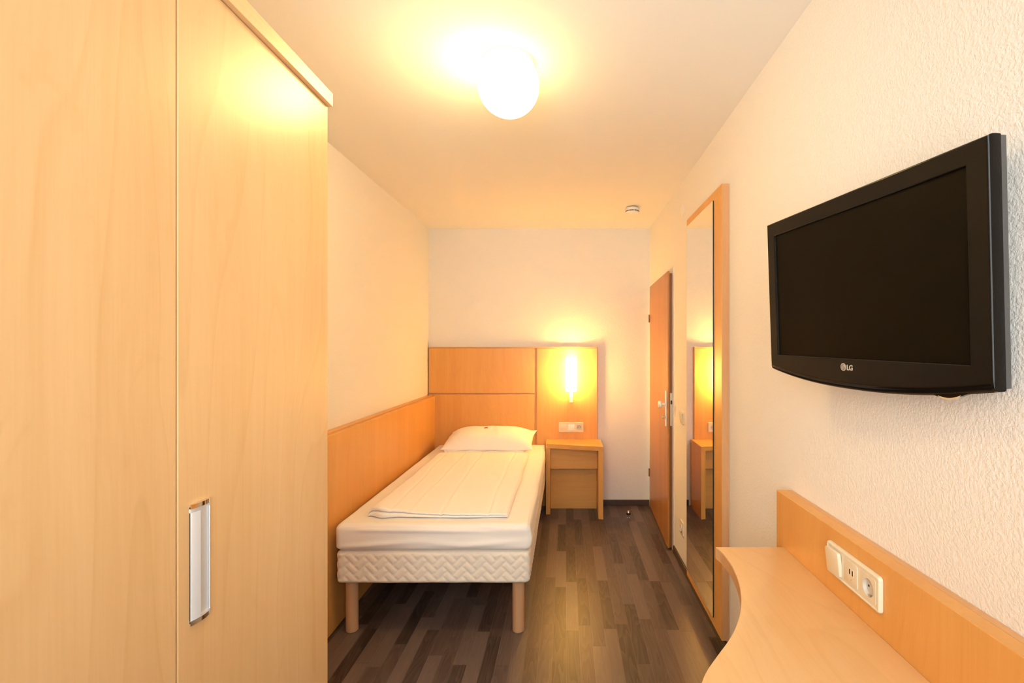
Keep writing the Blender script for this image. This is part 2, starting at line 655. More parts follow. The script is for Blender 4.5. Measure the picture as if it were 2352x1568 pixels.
for zc in (hz0 - 0.004, hz1 - 0.0035):
    b = bmesh.new()
    pts = [(hy0, 0.0)] + [(hy0 + (hy1 - hy0) * k / 20, bow(k / 20)) for k in range(21)] + [(hy1, 0.0)]
    prism(b, pts, frame_on((WXF, 0, zc), (0, 1, 0), (1, 0, 0)), -0.0075)
    obj('end_cap', b, 'chrome', hd)
b = bmesh.new()
n = 12
pf = [(hy0 + (hy1 - hy0) * 0.37 * k / n, bow(0.37 * k / n) - 0.0004) for k in range(n + 1)]
pb = [(y, max(d - 0.0015, 0.0)) for y, d in pf][::-1]
prism(b, pf + pb, frame_on((WXF, 0, hz1 - 0.010), (0, 1, 0), (1, 0, 0)), hz1 - hz0 - 0.014)
obj('finger_cover', b, 'brushed', hd, smooth=True)
b = bmesh.new()
pf = [(hy0 + (hy1 - hy0) * (0.90 + 0.10 * k / n), bow(0.90 + 0.1 * k / n) - 0.0004) for k in range(n + 1)]
pb = [(y, max(d - 0.0015, 0.0)) for y, d in pf][::-1]
prism(b, pf + pb, frame_on((WXF, 0, hz1 - 0.010), (0, 1, 0), (1, 0, 0)), hz1 - hz0 - 0.014)
obj('finger_lip', b, 'brushed', hd, smooth=True)

# ------------------------------------------------------------------ bed-side wall panel and headboard
HB = 4.4505                    # headboard face
sp = thing('wall_panel', 'long maple side panel on the wall along the bed', 'wall panel', (XL + 0.03, 2.9, 0))
obj('panel_backing', BX(XL + 0.001, -1.2055, 1.352, HB - 0.001, 0, 1.0095, 0.001), 'golden_y', sp)
obj('panel_front', BX(-1.2045, -1.181, 1.352, HB - 0.001, 0.0, 1.003, 0.0035), 'golden_z', sp)
obj('panel_joint', BX(-1.2055, -1.2045, 1.354, HB - 0.003, 0.01, 1.0), 'lacquer_line', sp)

hb = thing('headboard', 'wide maple headboard panel on the back wall behind bed and nightstand', 'headboard', (-0.48, YB - 0.02, 0))
HX0, HX1, HS = -1.243, 0.2835, -0.2735
HT = 1.444
obj('backing_board', BX(HX0, HX1, 4.470, YB - 0.001, 0.0, HT - 0.001), 'golden_x', hb)
obj('top_edge', BX(HX0, HX1 + 0.001, HB - 0.001, YB - 0.001, HT - 0.0075, HT, 0.001), 'beech_edge_y', hb)
obj('upper_panel', BX(HX0 + 0.001, HS - 0.011, HB + 0.001, 4.471, 1.0255, HT - 0.009, 0.0035), 'golden_z', hb)
obj('lower_panel', BX(HX0 + 0.001, HS - 0.011, HB + 0.001, 4.471, 0.30, 1.0150, 0.0035), 'golden_z', hb)
obj('lamp_panel', BX(HS + 0.009, HX1, HB, 4.471, 0.30, HT - 0.009, 0.0035), 'golden_z', hb)
obj('panel_joint', BX(HX0 + 0.002, HS + 0.010, HB + 0.016, 4.4705, 0.31, HT - 0.010), 'beech_edge_z', hb)


# ------------------------------------------------------------------ bed
def smooth01(t):
    t = min(max(t, 0.0), 1.0)
    return t * t * (3 - 2 * t)


def herring(u, v):
    """signed-free distance to the nearest edge of 2x1 herringbone bricks, in cells."""
    i, j = math.floor(u), math.floor(v)
    fu, fv = u - i, v - j
    k = (i - j) % 4
    if k == 0:                # left half of a lying brick
        return min(fu, fv, 1 - fv, 9)
    if k == 1:
        return min(1 - fu, fv, 1 - fv)
    if k == 2:                # upper half of a standing brick
        return min(fu, 1 - fu, 1 - fv)
    return min(fu, 1 - fu, fv)


BX0, BX1, BY0, BY1 = -1.151, -0.176, 2.440, 4.440
ZB0, ZB1, ZM = 0.271, 0.427, 0.565
bed = thing('bed', 'single bed base with zigzag quilted cream sides on round wooden legs', 'bed', ((BX0 + BX1) / 2, 3.44, 0))


def perimeter_ring(x0, x1, y0, y1, r, step):
    """points and outward normals round a rounded rectangle, evenly spaced, with the running length."""
    out = []
    segs = [((x0 + r, y0), (x1 - r, y0), (0, -1)), ((x1, y0 + r), (x1, y1 - r), (1, 0)),
            ((x1 - r, y1), (x0 + r, y1), (0, 1)), ((x0, y1 - r), (x0, y0 + r), (-1, 0))]
    cs = [(x1 - r, y0 + r, -90), (x1 - r, y1 - r, 0), (x0 + r, y1 - r, 90), (x0 + r, y0 + r, 180)]
    L = 0.0
    for (a, c, nn), (cx, cy, a0) in zip(segs, cs):
        d = math.hypot(c[0] - a[0], c[1] - a[1])
        k = max(2, int(d / step))
        for q in range(k):
            t = q / k
            out.append((a[0] + (c[0] - a[0]) * t, a[1] + (c[1] - a[1]) * t, nn[0], nn[1], L + d * t))
        L += d
        m = 6
        for q in range(m):
            an = math.radians(a0 + 90 * q / m)
            out.append((cx + r * math.cos(an), cy + r * math.sin(an), math.cos(an), math.sin(an), L + r * PI / 2 * q / m))
        L += r * PI / 2
    return out


b = bmesh.new()
ring = perimeter_ring(BX0 + 0.006, BX1 - 0.006, BY0 + 0.006, BY1, 0.025, 0.0052)
NZ = 36
cell = 0.0345
rows = []
for kz in range(NZ + 1):
    t = kz / NZ
    z = ZB0 + (ZB1 - ZB0) * t
    row = []
    for (x, y, nx, ny, s) in ring:
        p, q = s / cell, z / cell
        u, v = (p + q) / math.sqrt(2) + 0.3, (q - p) / math.sqrt(2)
        d = herring(u, v)
        h = 0.0040 * (smooth01(d / 0.34) ** 0.6) - 0.0005
        edge = min(t, 1 - t) / 0.10
        h = h * smooth01(edge) - 0.009 * (1 - math.sqrt(max(0.0, 1 - (1 - min(edge, 1)) ** 2)))
        h += 0.0016 * noise.noise(Vector((s * 9, z * 9, 0)))
        row.append(b.verts.new((x + nx * h, y + ny * h, z + 0.0022 * noise.noise(Vector((s * 7, 3.3, 0))) * (1 - t))))
    rows.append(row)
n = len(ring)
for a, c in zip(rows, rows[1:]):
    for i in range(n):
        j = (i + 1) % n
        b.faces.new((a[i], a[j], c[j], c[i]))
b.faces.new(rows[0][::-1])
b.faces.new(rows[-1])
obj('quilted_base', b, 'quilt', bed, smooth=True, angle=60)
for lx in (-1.093, -0.243):
    for ly in (2.515, 4.36):
        b = bmesh.new()
        lathe(b, [(0, 0.0), (0.027, 0.0), (0.0305, 0.003), (0.031, 0.27), (0, 0.275)], 32, Matrix.Translation((lx, ly, 0)))
        obj('leg', b, 'turned_beech', bed, smooth=True)


def soft_box(x0, x1, y0, y1, z0, z1, r, nx, ny, nz, disp):
    """closed box of grids with rounded edges; disp(point, normal) -> offset along the normal."""
    bm = bmesh.new()
    vid = {}

    def vert(i, j, k):
        key = (i, j, k)
        if key not in vid:
            def ease(q, lo, hi, nn):
                # denser sampling near the rim
                t = q / nn
                return lo + (hi - lo) * (t - 0.12 * math.sin(2 * PI * t) * 0.9 / 1.0 * 0.7)
            p = Vector((ease(i, x0, x1, nx), ease(j, y0, y1, ny), ease(k, z0, z1, nz)))
            c = Vector((min(max(p.x, x0 + r), x1 - r), min(max(p.y, y0 + r), y1 - r), min(max(p.z, z0 + r), z1 - r)))
            d = p - c
            nrm = d.normalized() if d.length > 1e-9 else Vector((0, 0, 1))
            q = c + nrm * r
            vid[key] = bm.verts.new(q + nrm * disp(q, nrm))
        return vid[key]
    for i in range(nx):
        for j in range(ny):
            for k in (0, nz):
                f = [vert(i, j, k), vert(i + 1, j, k), vert(i + 1, j + 1, k), vert(i, j + 1, k)]
                bm.faces.new(f)
    for i in range(nx):
        for k in range(nz):
            for j in (0, ny):
                bm.faces.new([vert(i, j, k), vert(i + 1, j, k), vert(i + 1, j, k + 1), vert(i, j, k + 1)])
    for j in range(ny):
        for k in range(nz):
            for i in (0, nx):
                bm.faces.new([vert(i, j, k), vert(i, j + 1, k), vert(i, j + 1, k + 1), vert(i, j, k + 1)])
    return bm


def fold(t, w):
    return math.exp(-(t / w) ** 2)


def mat_disp(p, nrm):
    h = 0.0015 * noise.noise(p * 7.0)
    if nrm.y < -0.5:           # foot end: shallow drapes of the fitted sheet
        s = (p.x - BX0) / (BX1 - BX0)
        z = (p.z - ZB1) / (ZM - ZB1)
        zz = 0.80 - 0.05 * s + 0.02 * math.sin(5 * s)
        if 0.05 < s < 0.83:
            h += 0.0060 * fold(z - zz, 0.04) * smooth01((s - .05) * 8) * smooth01((0.83 - s) * 8)
        h += 0.0095 * fold((z - 0.25 - 0.55 * abs(s - 0.66)), 0.10) * fold(s - 0.72, 0.2)
        h += 0.0085 * fold(z - 0.18 - 0.5 * s, 0.08) * fold(s - 0.22, 0.18)
        h += 0.0060 * noise.noise(Vector((p.x * 4.0, 0, p.z * 13.0)))
        h -= 0.004 * smooth01((z - 0.15) / -0.15) * 1.0
    if nrm.x > 0.5:
        h += 0.0035 * noise.noise(Vector((p.y * 4.0, 5.0, p.z * 10.0)))
    if nrm.z > 0.5:
        h += 0.0026 * noise.noise(Vector((p.x * 9.0, p.y * 2.5, 0)))
    return h


b = soft_box(BX0, BX1, BY0 - 0.001, BY1, ZB1 + 0.0035, ZM, 0.032, 90, 110, 20, mat_disp)
# the tucked corner pleats of the fitted sheet at the foot end
for v in b.verts:
    if v.co.y < BY0 + 0.09 and v.co.x > BX1 - 0.05:
        z = (v.co.z - ZB1) / (ZM - ZB1)
        a = 0.010 * fold(z - 0.45, 0.28)
        v.co.x += a * fold(v.co.y - BY0 - 0.015, 0.02) - 0.6 * a * fold(v.co.y - BY0 - 0.055, 0.018)
mt = tag(obj('mattress', b, 'sheet', base=((BX0 + BX1) / 2, 3.44, ZB1), smooth=True, angle=70),
         'thick mattress in a white fitted sheet, lying on the bed base', 'mattress')

# ------------------------------------------------------------------ folded duvet
DX0, DX1, DYF, DYB = -1.026, -0.297, 2.535, 3.964
b = bmesh.new()
NXs = 96


def duvet_profile(s):
    """(y, z) loop of one slice across the folded duvet at s in 0..1 from the wall side."""
    x = DX0 + (DX1 - DX0) * s
    side = min(s, 1 - s) / 0.035
    hs = math.sqrt(max(0.0, 1 - (1 - min(side, 1.0)) ** 2)) * 0.93 + 0.07
    lift = 0.021 * fold(s - 0.09, 0.09) - 0.013 * smooth01((s - 0.2) / 0.25)
    front = DYF + 0.018 * fold(s - 0.02, 0.05) - 0.010 * s + 0.006 * math.sin(6 * s) \
        - 0.016 * fold(s - 0.12, 0.06)
    back = DYB + 0.01 * math.sin(9 * s)
    z0 = ZM + 0.004
    pts = []

    def top(y, t):
        d = y - front
        h = 0.036 + lift * math.exp(-d / 0.22)
        h += 0.0030 * noise.noise(Vector((x * 5, y * 1.7, 1.0)))
        h += 0.0030 * noise.noise(Vector((x * 18 + 2.5 * noise.noise(Vector((x * 3, y * 2, 4))), y * 4.0, 7.0)))
        # long crease lines pressed in by the folding
        for c0, w0, a0 in ((0.30, 0.007, 0.0045), (0.52, 0.007, 0.0060), (0.86, 0.010, 0.0065), (0.14, 0.010, 0.0038)):
            cc = c0 + 0.018 * math.sin(y * 2.1 + c0 * 20) - 0.015 * (y - 3.2)
            h -= a0 * fold(s - cc, w0) - a0 * 0.6 * fold(s - cc - 0.014, 0.013)
        # cross creases
        for c0 in (2.95, 3.38):
            cc = c0 + 0.05 * s + 0.012 * math.sin(9 * s)
            h += 0.0012 * fold(y - cc, 0.025) * fold(s - 0.6, 0.3)
        e = (back - y) / 0.06
        h *= math.sqrt(max(0.0, 1 - (1 - min(max(e, 0), 1)) ** 2)) * 0.9 + 0.1
        return z0 + h * hs
    ny = 90
    for k in range(ny + 1):
        y = back - (back - front - 0.016) * k / ny
        pts.append((y, top(y, k / ny)))
    zt = pts[-1][1]
    th = zt - z0
    # rounded upper fold, a shadow groove, then a lower fold set slightly back or forward
    zu = z0 + th * (0.52 + 0.05 * math.sin(7 * s))
    for k in range(1, 9):
        a = PI * k / 9
        r = (zt - zu) / 2
        pts.append((front + 0.016 - math.sin(a) * 0.016, (zt + zu) / 2 + math.cos(a) * r))
    pts.append((front + 0.020, zu))
    lo = 0.010 * math.sin(3.5 * s + 0.6) + 0.002
    zl = zu - th * 0.02
    for k in range(0, 8):
        a = PI * k / 8
        r = (zl - z0) / 2
        pts.append((front + 0.016 - lo - math.sin(a) * 0.013, (zl + z0) / 2 + math.cos(a) * r))
    pts.append((front + 0.03, z0))
    pts.append((back, z0))
    return x, pts


rows = []
for q in range(NXs + 1):
    s = q / NXs
    s = s - 0.10 * math.sin(2 * PI * s) * 0.5
    x, pts = duvet_profile(s)
    rows.append([b.verts.new((x + (0.012 * noise.noise(Vector((y * 3, 2, 2))) if True else 0), y, z)) for y, z in pts])
n = len(rows[0])
for a, c in zip(rows, rows[1:]):
    for i in range(n):
        j = (i + 1) % n
        b.faces.new((a[i], a[j], c[j], c[i]))
b.faces.new(rows[0])
b.faces.new(rows[-1][::-1])
tag(obj('duvet', b, 'linen', base=((DX0 + DX1) / 2, 3.25, ZM), smooth=True, angle=75),
    'white duvet folded into a long flat strip on the mattress', 'duvet')

# ------------------------------------------------------------------ pillow
PX0, PX1, PY0, PY1 = -1.022, -0.268, 3.985, 4.425
b = bmesh.new()
NU, NV = 84, 56
grid = {}


def pillow_pt(i, j, up):
    u = -math.cos(PI * i / NU)
    v = -math.cos(PI * j / NV)
    pin = 1.0
    hx, hy = (PX1 - PX0) / 2, (PY1 - PY0) / 2
    # corners stand out, the seams draw in between them
    xx = u * hx * (0.955 + 0.045 * abs(v) ** 4)
    yy = v * hy * (0.95 + 0.05 * abs(u) ** 5)
    th = max(0.0, (1 - abs(u) ** 3.6)) ** 0.62 * max(0.0, (1 - abs(v) ** 2.9)) ** 0.58
    zt = 0.096 * th
    zc = 0.062 + 0.048 * (v + 1) / 2 - 0.016 * max(0, -v) ** 2
    p = Vector((xx, yy, 0))
    wr = 0.0050 * noise.noise(Vector((xx * 7, yy * 9, 3))) + 0.0028 * noise.noise(Vector((xx * 19, yy * 15, 9)))
    wr *= min(1.0, th * 3)
    # small radiating tucks near the short ends
    ee = fold(abs(u) - 0.93, 0.10)
    wr += 0.0030 * ee * math.sin(v * 15 + u * 4) * (1 - abs(v))
    z = zc + (zt + wr if up else -0.80 * zt)
    if u > 0.9 and v > 0.6:
        z += 0.020 * (u - 0.9) / 0.1 * (v - 0.6) / 0.4
        xx += 0.012 * (u - 0.9) / 0.1 * (v - 0.6) / 0.4
    z = max(z, 0.003 + 0.002 * abs(u))
    return Vector(((PX0 + PX1) / 2 + xx, (PY0 + PY1) / 2 + yy, ZM + z + 0.002))


for up in (True, False):
    for i in range(NU + 1):
        for j in range(NV + 1):
            rim = i in (0, NU) or j in (0, NV)
            if rim and (i, j, True) in grid:
                grid[(i, j, up)] = grid[(i, j, True)]
            else:
                grid[(i, j, up)] = b.verts.new(pillow_pt(i, j, up))
    for i in range(NU):
        for j in range(NV):
            f = [grid[(i, j, up)], grid[(i + 1, j, up)], grid[(i + 1, j + 1, up)], grid[(i, j + 1, up)]]
            b.faces.new(f if up else f[::-1])
pil = obj('pillow', b, 'linen', base=((PX0 + PX1) / 2, 4.2, ZM), smooth=True, angle=80)
tag(pil, 'plump white pillow lying at the head of the bed', 'pillow')
# open hem of the pillowcase: a thin flap along the front seam
b = bmesh.new()
pts_t, pts_b = [], []
for q in range(41):
    t = q / 40
    x = PX0 + 0.03 + (PX1 - PX0 - 0.10) * t
    yy = PY0 + 0.012 - 0.010 * math.sin(PI * t) + 0.004 * math.sin(17 * t)
    zz = ZM + 0.036 + 0.014 * math.exp(-t * 6) + 0.003 * math.sin(23 * t)
    pts_t.append((x, yy, zz))
    pts_b.append((x + 0.012 * math.exp(-t * 5), yy - 0.006, ZM + 0.006 + 0.002 * math.sin(11 * t)))
rr = []
for off in (0.0, 0.0035):
    rr.append([[b.verts.new((x, y + off * 1.0, z)) for x, y, z in pts_t], [b.verts.new((x, y + off, z)) for x, y, z in pts_b]])
for (ta, ba) in rr:
    for q in range(40):
        b.faces.new((ta[q], ta[q + 1], ba[q + 1], ba[q]))
for q in range(40):
    b.faces.new((rr[0][0][q], rr[0][0][q + 1], rr[1][0][q + 1], rr[1][0][q]))
    b.faces.new((rr[0][1][q], rr[0][1][q + 1], rr[1][1][q + 1], rr[1][1][q]))
obj('pillowcase_hem', b, 'linen', pil, smooth=True, angle=80)
b = bmesh.new()
box(b, -0.700, -0.685, 4.205, 4.207, ZM + 0.172, ZM + 0.190, 0.0)
box(b, -0.690, -0.668, 4.207, 4.2085, ZM + 0.176, ZM + 0.194, 0.0)
obj('care_tag', b, 'red_tag', pil, label='small red care tag')

# ------------------------------------------------------------------ nightstand
nsd = thing('nightstand', 'small maple nightstand with a slanted front, right of the bed', 'nightstand', (0.07, 4.3, 0))
NL, NR = -0.1755, 0.3115
b = bmesh.new()
yl, yr = 4.238, 4.118
pts = [(NL, HB - 0.002), (NL, yl + 0.03)]
for k in range(1, 8):
    a = PI + (PI / 2) * k / 8
    pts.append((NL + 0.03 + 0.03 * math.cos(a), yl + 0.03 + 0.03 * math.sin(a)))
pts += [(NL + 0.03, yl - 0.001), (NR, yr), (NR, HB - 0.002)]
prism(b, pts, frame_on((0, 0, 0.572), (1, 0, 0), (0, 1, 0)), 0.037, 0.0015)
obj('table_top', b, 'golden_x', nsd)
obj('side_panel', BX(NL + 0.002, NL + 0.040, yl + 0.005, HB - 0.002, 0, 0.5715, 0.0015), 'golden_z', nsd)
b = bmesh.new()
prism(b, [(NR - 0.039, yr + 0.0125), (NR, yr + 0.002), (NR, HB - 0.002), (NR - 0.039, HB - 0.002)],
      frame_on((0, 0, 0), (1, 0, 0), (0, 1, 0)), 0.5715)
obj('side_panel', b, 'golden_z', nsd)
obj('upper_panel', BX(NL + 0.040, NR - 0.039, 4.300, 4.318, 0.380, 0.5715, 0.0012), 'golden_x', nsd)
obj('lower_panel', BX(NL + 0.040, NR - 0.039, 4.400, 4.416, 0.0, 0.5715, 0.0012), 'golden_x', nsd)


# ------------------------------------------------------------------ switches and sockets
def strip3(name, label, origin, xdir, kinds, w=0.223, h=0.081, tilt=False):
    """three-gang cream frame; origin is its centre on the mounting face, xdir the reading direction."""
    m = frame_on(origin, xdir, (0, 0, 1))
    t = thing(name, label, 'switch panel', origin)
    # frame: outer rounded slab stepped up to a raised field
    b = bmesh.new()
    loops = []
    for ins, zz in ((0.0, 0.0), (0.0, 0.0035), (0.0006, 0.0058), (0.0022, 0.0082), (0.0042, 0.0092), (0.0062, 0.0092),
                    (0.0072, 0.0080), (0.0076, 0.0074)):
        loops.append([b.verts.new(m @ Vector((x, y, zz))) for x, y in rrect(w - 2 * ins, h - 2 * ins, max(0.009 - ins, 0.003))])
    for la, lb in zip(loops, loops[1:]):
        for i in range(len(la)):
            j = (i + 1) % len(la)
            b.faces.new((la[i], la[j], lb[j], lb[i]))
    b.faces.new(loops[0][::-1])
    b.faces.new(loops[-1])
    fr = obj('cover_frame', b, 'cream_plastic', t, smooth=True, angle=25)
    pitch = 0.071
    for k, kind in enumerate(kinds):
        cx = (k - 1) * pitch
        mm = m @ Matrix.Translation((cx, 0, 0.0073))
        if kind == 'rocker':
            b = bmesh.new()
            prism(b, rrect(0.055, 0.055, 0.003), mm @ Matrix.Rotation(math.radians(-4.5), 4, 'X') @ Matrix.Translation((0, 0, -0.001)), 0.0052, 0.0012)
            obj('rocker', b, 'white_plastic' if tilt else 'cream_plastic_dark', t, smooth=True, angle=25)
        elif kind == 'bigrocker':
            b = bmesh.new()
            prism(b, rrect(0.060, 0.062, 0.006), mm @ Matrix.Rotation(math.radians(5.5), 4, 'X') @ Matrix.Translation((0, 0, 0.0)), 0.0085, 0.0022)
            obj('rocker', b, 'cream_plastic', t, smooth=True, angle=25)
        elif kind == 'blank':
            b = bmesh.new()
            prism(b, rrect(0.056, 0.056, 0.003), mm, 0.0022, 0.001)
            obj('blank_cover', b, 'cream_plastic_dark', t, smooth=True, angle=25)
        elif kind == 'usb':
            b = bmesh.new()
            prism(b, rrect(0.056, 0.056, 0.004), mm, 0.0018, 0.0008)
            pl_ = obj('charger_cover', b, 'cream_plastic_dark', t, smooth=True, angle=25)
            b = bmesh.new()
            prism(b, rrect(0.023, 0.019, 0.0015), mm @ Matrix.Translation((0.004, 0.004, 0.0017)), 0.0006)
            obj('port_surround', b, 'cream_plastic', pl_)
            for dx in (-0.002, 0.010):
                b = bmesh.new()
                prism(b, rrect(0.0042, 0.0125, 0.0004), mm @ Matrix.Translation((dx, 0.004, 0.0022)), 0.0004)
                obj('charging_port', b, 'dark_hole', pl_)
            b = bmesh.new()
            prism(b, circle(0.0012, 14), mm @ Matrix.Translation((0.004, -0.014, 0.0017)), 0.0004)
            obj('indicator', b, 'grey_vent', pl_)
        elif kind == 'socket':
            b = bmesh.new()
            # plate with a round hole: two loops bridged
            outer = []
            for q in range(64):
                ca, sa = math.cos(2 * PI * q / 64), math.sin(2 * PI * q / 64)
                rr_ = 0.028 / (abs(ca) ** 12 + abs(sa) ** 12) ** (1 / 12)
                outer.append((rr_ * ca, rr_ * sa))
            no = len(outer)
            rin = 0.0207
            vo, vi, vt, vti = [], [], [], []
            for (x, y) in outer:
                a = math.atan2(y, x)
                vo.append(b.verts.new(mm @ Vector((x, y, 0))))
                vt.append(b.verts.new(mm @ Vector((x, y, 0.0018))))
                vti.append(b.verts.new(mm @ Vector((rin * math.cos(a), rin * math.sin(a), 0.0018))))
                vi.append(b.verts.new(mm @ Vector((rin * math.cos(a), rin * math.sin(a), 0))))
            for q in range(no):
                r_ = (q + 1) % no
                b.faces.new((vo[q], vo[r_], vt[r_], vt[q]))
                b.faces.new((vt[q], vt[r_], vti[r_], vti[q]))
                b.faces.new((vti[q], vti[r_], vi[r_], vi[q]))
            so = obj('socket_plate', b, 'cream_plastic_dark', t)
            # well stands in the frame thickness
            cut_round(fr, m @ Matrix.Translation((cx, 0, 0.0004)), 0.0209, 0.02)
            socket_well(so, m @ Matrix.Translation((cx, 0, 0.0091)))
    return t


def cut_round(o, m, r, depth):
    """cut a round hole into a mesh object."""
    bm = bmesh.new()
    lathe(bm, [(0, 0), (r, 0), (r, depth), (0, depth)], 40, m)
    bm.transform(Matrix.Translation(-o.parent.matrix_world.translation))
    bmesh.ops.recalc_face_normals(bm, faces=bm.faces[:])
    me = bpy.data.meshes.new('tmp')
    bm.to_mesh(me)
    bm.free()
    c = bpy.data.objects.new('tmp', me)
    COL.objects.link(c)
    c.parent = o.parent
    md = o.modifiers.new('hole', 'BOOLEAN')
    md.operation = 'DIFFERENCE'
    md.solver = 'EXACT'
    md.object = c
    bpy.context.view_layer.update()
    new = bpy.data.meshes.new_from_object(o.evaluated_get(bpy.context.evaluated_depsgraph_get()))
    o.modifiers.remove(md)
    o.data = new
    bpy.data.objects.remove(c)


def socket_well(parent, m, r=0.0206, deep=0.0096):
    b = bmesh.new()
    lathe(b, [(r, 0.0), (r - 0.0008, -deep * 0.6), (r - 0.0026, -deep * 0.83), (0.0, -deep * 0.85)], 40, m)
    w = obj('socket_well', b, 'socket_well', parent, smooth=True, angle=50)
    for dx in (-0.0095, 0.0095):
        b = bmesh.new()
        lathe(b, [(0, -deep * 0.86), (0.0028, -deep * 0.86), (0.0028, -deep * 0.80), (0, -deep * 0.80)], 16,
              m @ Matrix.Translation((dx, 0, 0)))
        obj('pin_hole', b, 'dark_hole', w)
    for dy in (-1, 1):
        t = BX(-0.0030, 0.0030, -0.0020, 0.0020, -0.0075, -0.0022)
        t.transform(m @ Matrix.Translation((0, dy * (r - 0.0022), 0)))
        obj('earth_clip', t, 'steel', w)


strip3('switch_panel', 'cream three-gang switch and socket strip on the headboard above the nightstand',
       (0.0474, HB, 0.7185), (1, 0, 0), ('blank', 'rocker', 'socket'), 0.226, 0.088, tilt=True)

# ------------------------------------------------------------------ wall lamp on the headboard
wl = thing('wall_lamp', 'lit wall lamp with a tall white glass shade on the headboard', 'lamp', (0.0465, HB, 1.05))
b = bmesh.new()
cxl, cyl_ = 0.0465, HB - 0.072
prof = [(0.0455, 1.050), (0.0475, 1.052), (0.0500, 1.20), (0.0515, 1.3525), (0.0490, 1.3525), (0.0475, 1.20), (0.0450, 1.056),
        (0.0, 1.056)]
lathe(b, [(0.0, 1.049)] + prof, 40, Matrix.Translation((cxl, cyl_, 0)) @ Matrix.Diagonal((1, 0.86, 1, 1)))
obj('glass_shade', b, 'shade', wl, smooth=True)
b = bmesh.new()
box(b, cxl - 0.0155, cxl + 0.0155, cyl_ + 0.004, cyl_ + 0.022, 0.950, 1.0495, 0.003)
box(b, cxl - 0.0135, cxl + 0.0135, cyl_ + 0.018, HB, 0.985, 1.035, 0.002)
obj('wall_bracket', b, 'white_plastic', wl)

# ------------------------------------------------------------------ ceiling lamp
cl = thing('ceiling_lamp', 'round white glass globe lamp, lit, on the ceiling', 'lamp', (-0.217, 1.858, ZC))
GC, GR = 2.435, 0.116
b = bmesh.new()
a_top = math.acos((ZC - 0.008 - GC) / GR)
prof = [(GR * math.sin(a_top + (PI - a_top) * k / 32), GC + GR * math.cos(a_top + (PI - a_top) * k / 32)) for k in range(33)]
prof[-1] = (0.0, GC - GR)
lathe(b, prof, 64, Matrix.Translation((-0.217, 1.858, 0)))
obj('glass_globe', b, 'globe', cl, smooth=True)
b = bmesh.new()
lathe(b, [(0, ZC), (0.098, ZC), (0.100, ZC - 0.004), (0.098, ZC - 0.018), (0.090, ZC - 0.022), (0, ZC - 0.022)], 48, Matrix.Translation((-0.217, 1.858, 0)))
obj('ceiling_plate', b, 'white_plastic', cl, smooth=True)

# ------------------------------------------------------------------ smoke detector
sx, sy = 0.512, 3.80
sd = thing('smoke_detector', 'small round white smoke detector on the ceiling', 'smoke detector', (sx, sy, ZC))
MT = Matrix.Translation((sx, sy, ZC))
b = bmesh.new()
lathe(b, [(0, 0), (0.044, 0), (0.046, -0.006), (0, -0.006)], 40, MT)
obj('mounting_base', b, 'grey_vent', sd, smooth=True)
b = bmesh.new()
lathe(b, [(0, -0.006), (0.0475, -0.006), (0.0505, -0.010), (0.0515, -0.028), (0.050, -0.0285), (0.050, -0.0385), (0.0515, -0.039),
          (0.048, -0.046), (0.036, -0.052), (0, -0.0535)], 48, MT)
obj('detector_body', b, 'white_plastic', sd, smooth=True)
for k in range(8):
    a0 = 2 * PI * k / 8 - 0.60
    b = bmesh.new()
    lo, hi = [], []
    pts = []
    for r in (0.0522, 0.0495):
        for zz in (-0.0290, -0.0382):
            pts.append([b.verts.new(MT @ Vector((r * math.cos(a0 + 0.70 * q / 10), r * math.sin(a0 + 0.70 * q / 10), zz))) for q in range(11)])
    A, B_, C_, D_ = pts
    for q in range(10):
        b.faces.new((A[q], A[q + 1], B_[q + 1], B_[q]))
        b.faces.new((C_[q], C_[q + 1], D_[q + 1], D_[q]))
        b.faces.new((A[q], A[q + 1], C_[q + 1], C_[q]))
        b.faces.new((B_[q], B_[q + 1], D_[q + 1], D_[q]))
    b.faces.new((A[0], B_[0], D_[0], C_[0]))
    b.faces.new((A[-1], B_[-1], D_[-1], C_[-1]))
    obj('vent', b, 'grey_vent', sd)

# ------------------------------------------------------------------ small fittings on the wall between door and mirror
t = thing('light_switch', 'cream light switch on the wall between door and mirror', 'switch', (XR, 3.215, 0.985))
m = frame_on((XR, 3.215, 0.985), (0, -1, 0), (0, 0, 1))
b = bmesh.new()
prism(b, rrect(0.081, 0.084, 0.007), m, 0.009, 0.002)
obj('cover_frame', b, 'cream_plastic', t, smooth=True, angle=25)
b = bmesh.new()
prism(b, rrect(0.056, 0.058, 0.004), m @ Matrix.Translation((0, 0, 0.009)) @ Matrix.Rotation(math.radians(5), 4, 'X'), 0.006, 0.0015)
obj('rocker', b, 'cream_plastic_dark', t, smooth=True, angle=25)

t = thing('wall_socket', 'cream power socket low on the wall between door and mirror', 'socket', (XR, 3.22, 0.262))
m = frame_on((XR, 3.22, 0.262), (0, -1, 0), (0, 0, 1))
b = bmesh.new()
prism(b, rrect(0.081, 0.090, 0.007), m, 0.009, 0.002)
fr = obj('cover_frame', b, 'cream_plastic', t, smooth=True, angle=25)
b = bmesh.new()
lathe(b, [(0.0, 0.0088), (0.017, 0.0088), (0.0195, 0.010), (0.0205, 0.0145), (0.0225, 0.0145), (0.0232, 0.0088)], 40, m)
w = obj('socket_well', b, 'socket_well', t, smooth=True, angle=50)
for dx in (-0.0095, 0.0095):
    b = bmesh.new()
    lathe(b, [(0, 0.0088), (0.0028, 0.0088), (0.0028, 0.0094), (0, 0.0094)], 16, m @ Matrix.Translation((dx, 0, 0)))
    obj('pin_hole', b, 'dark_hole', w)

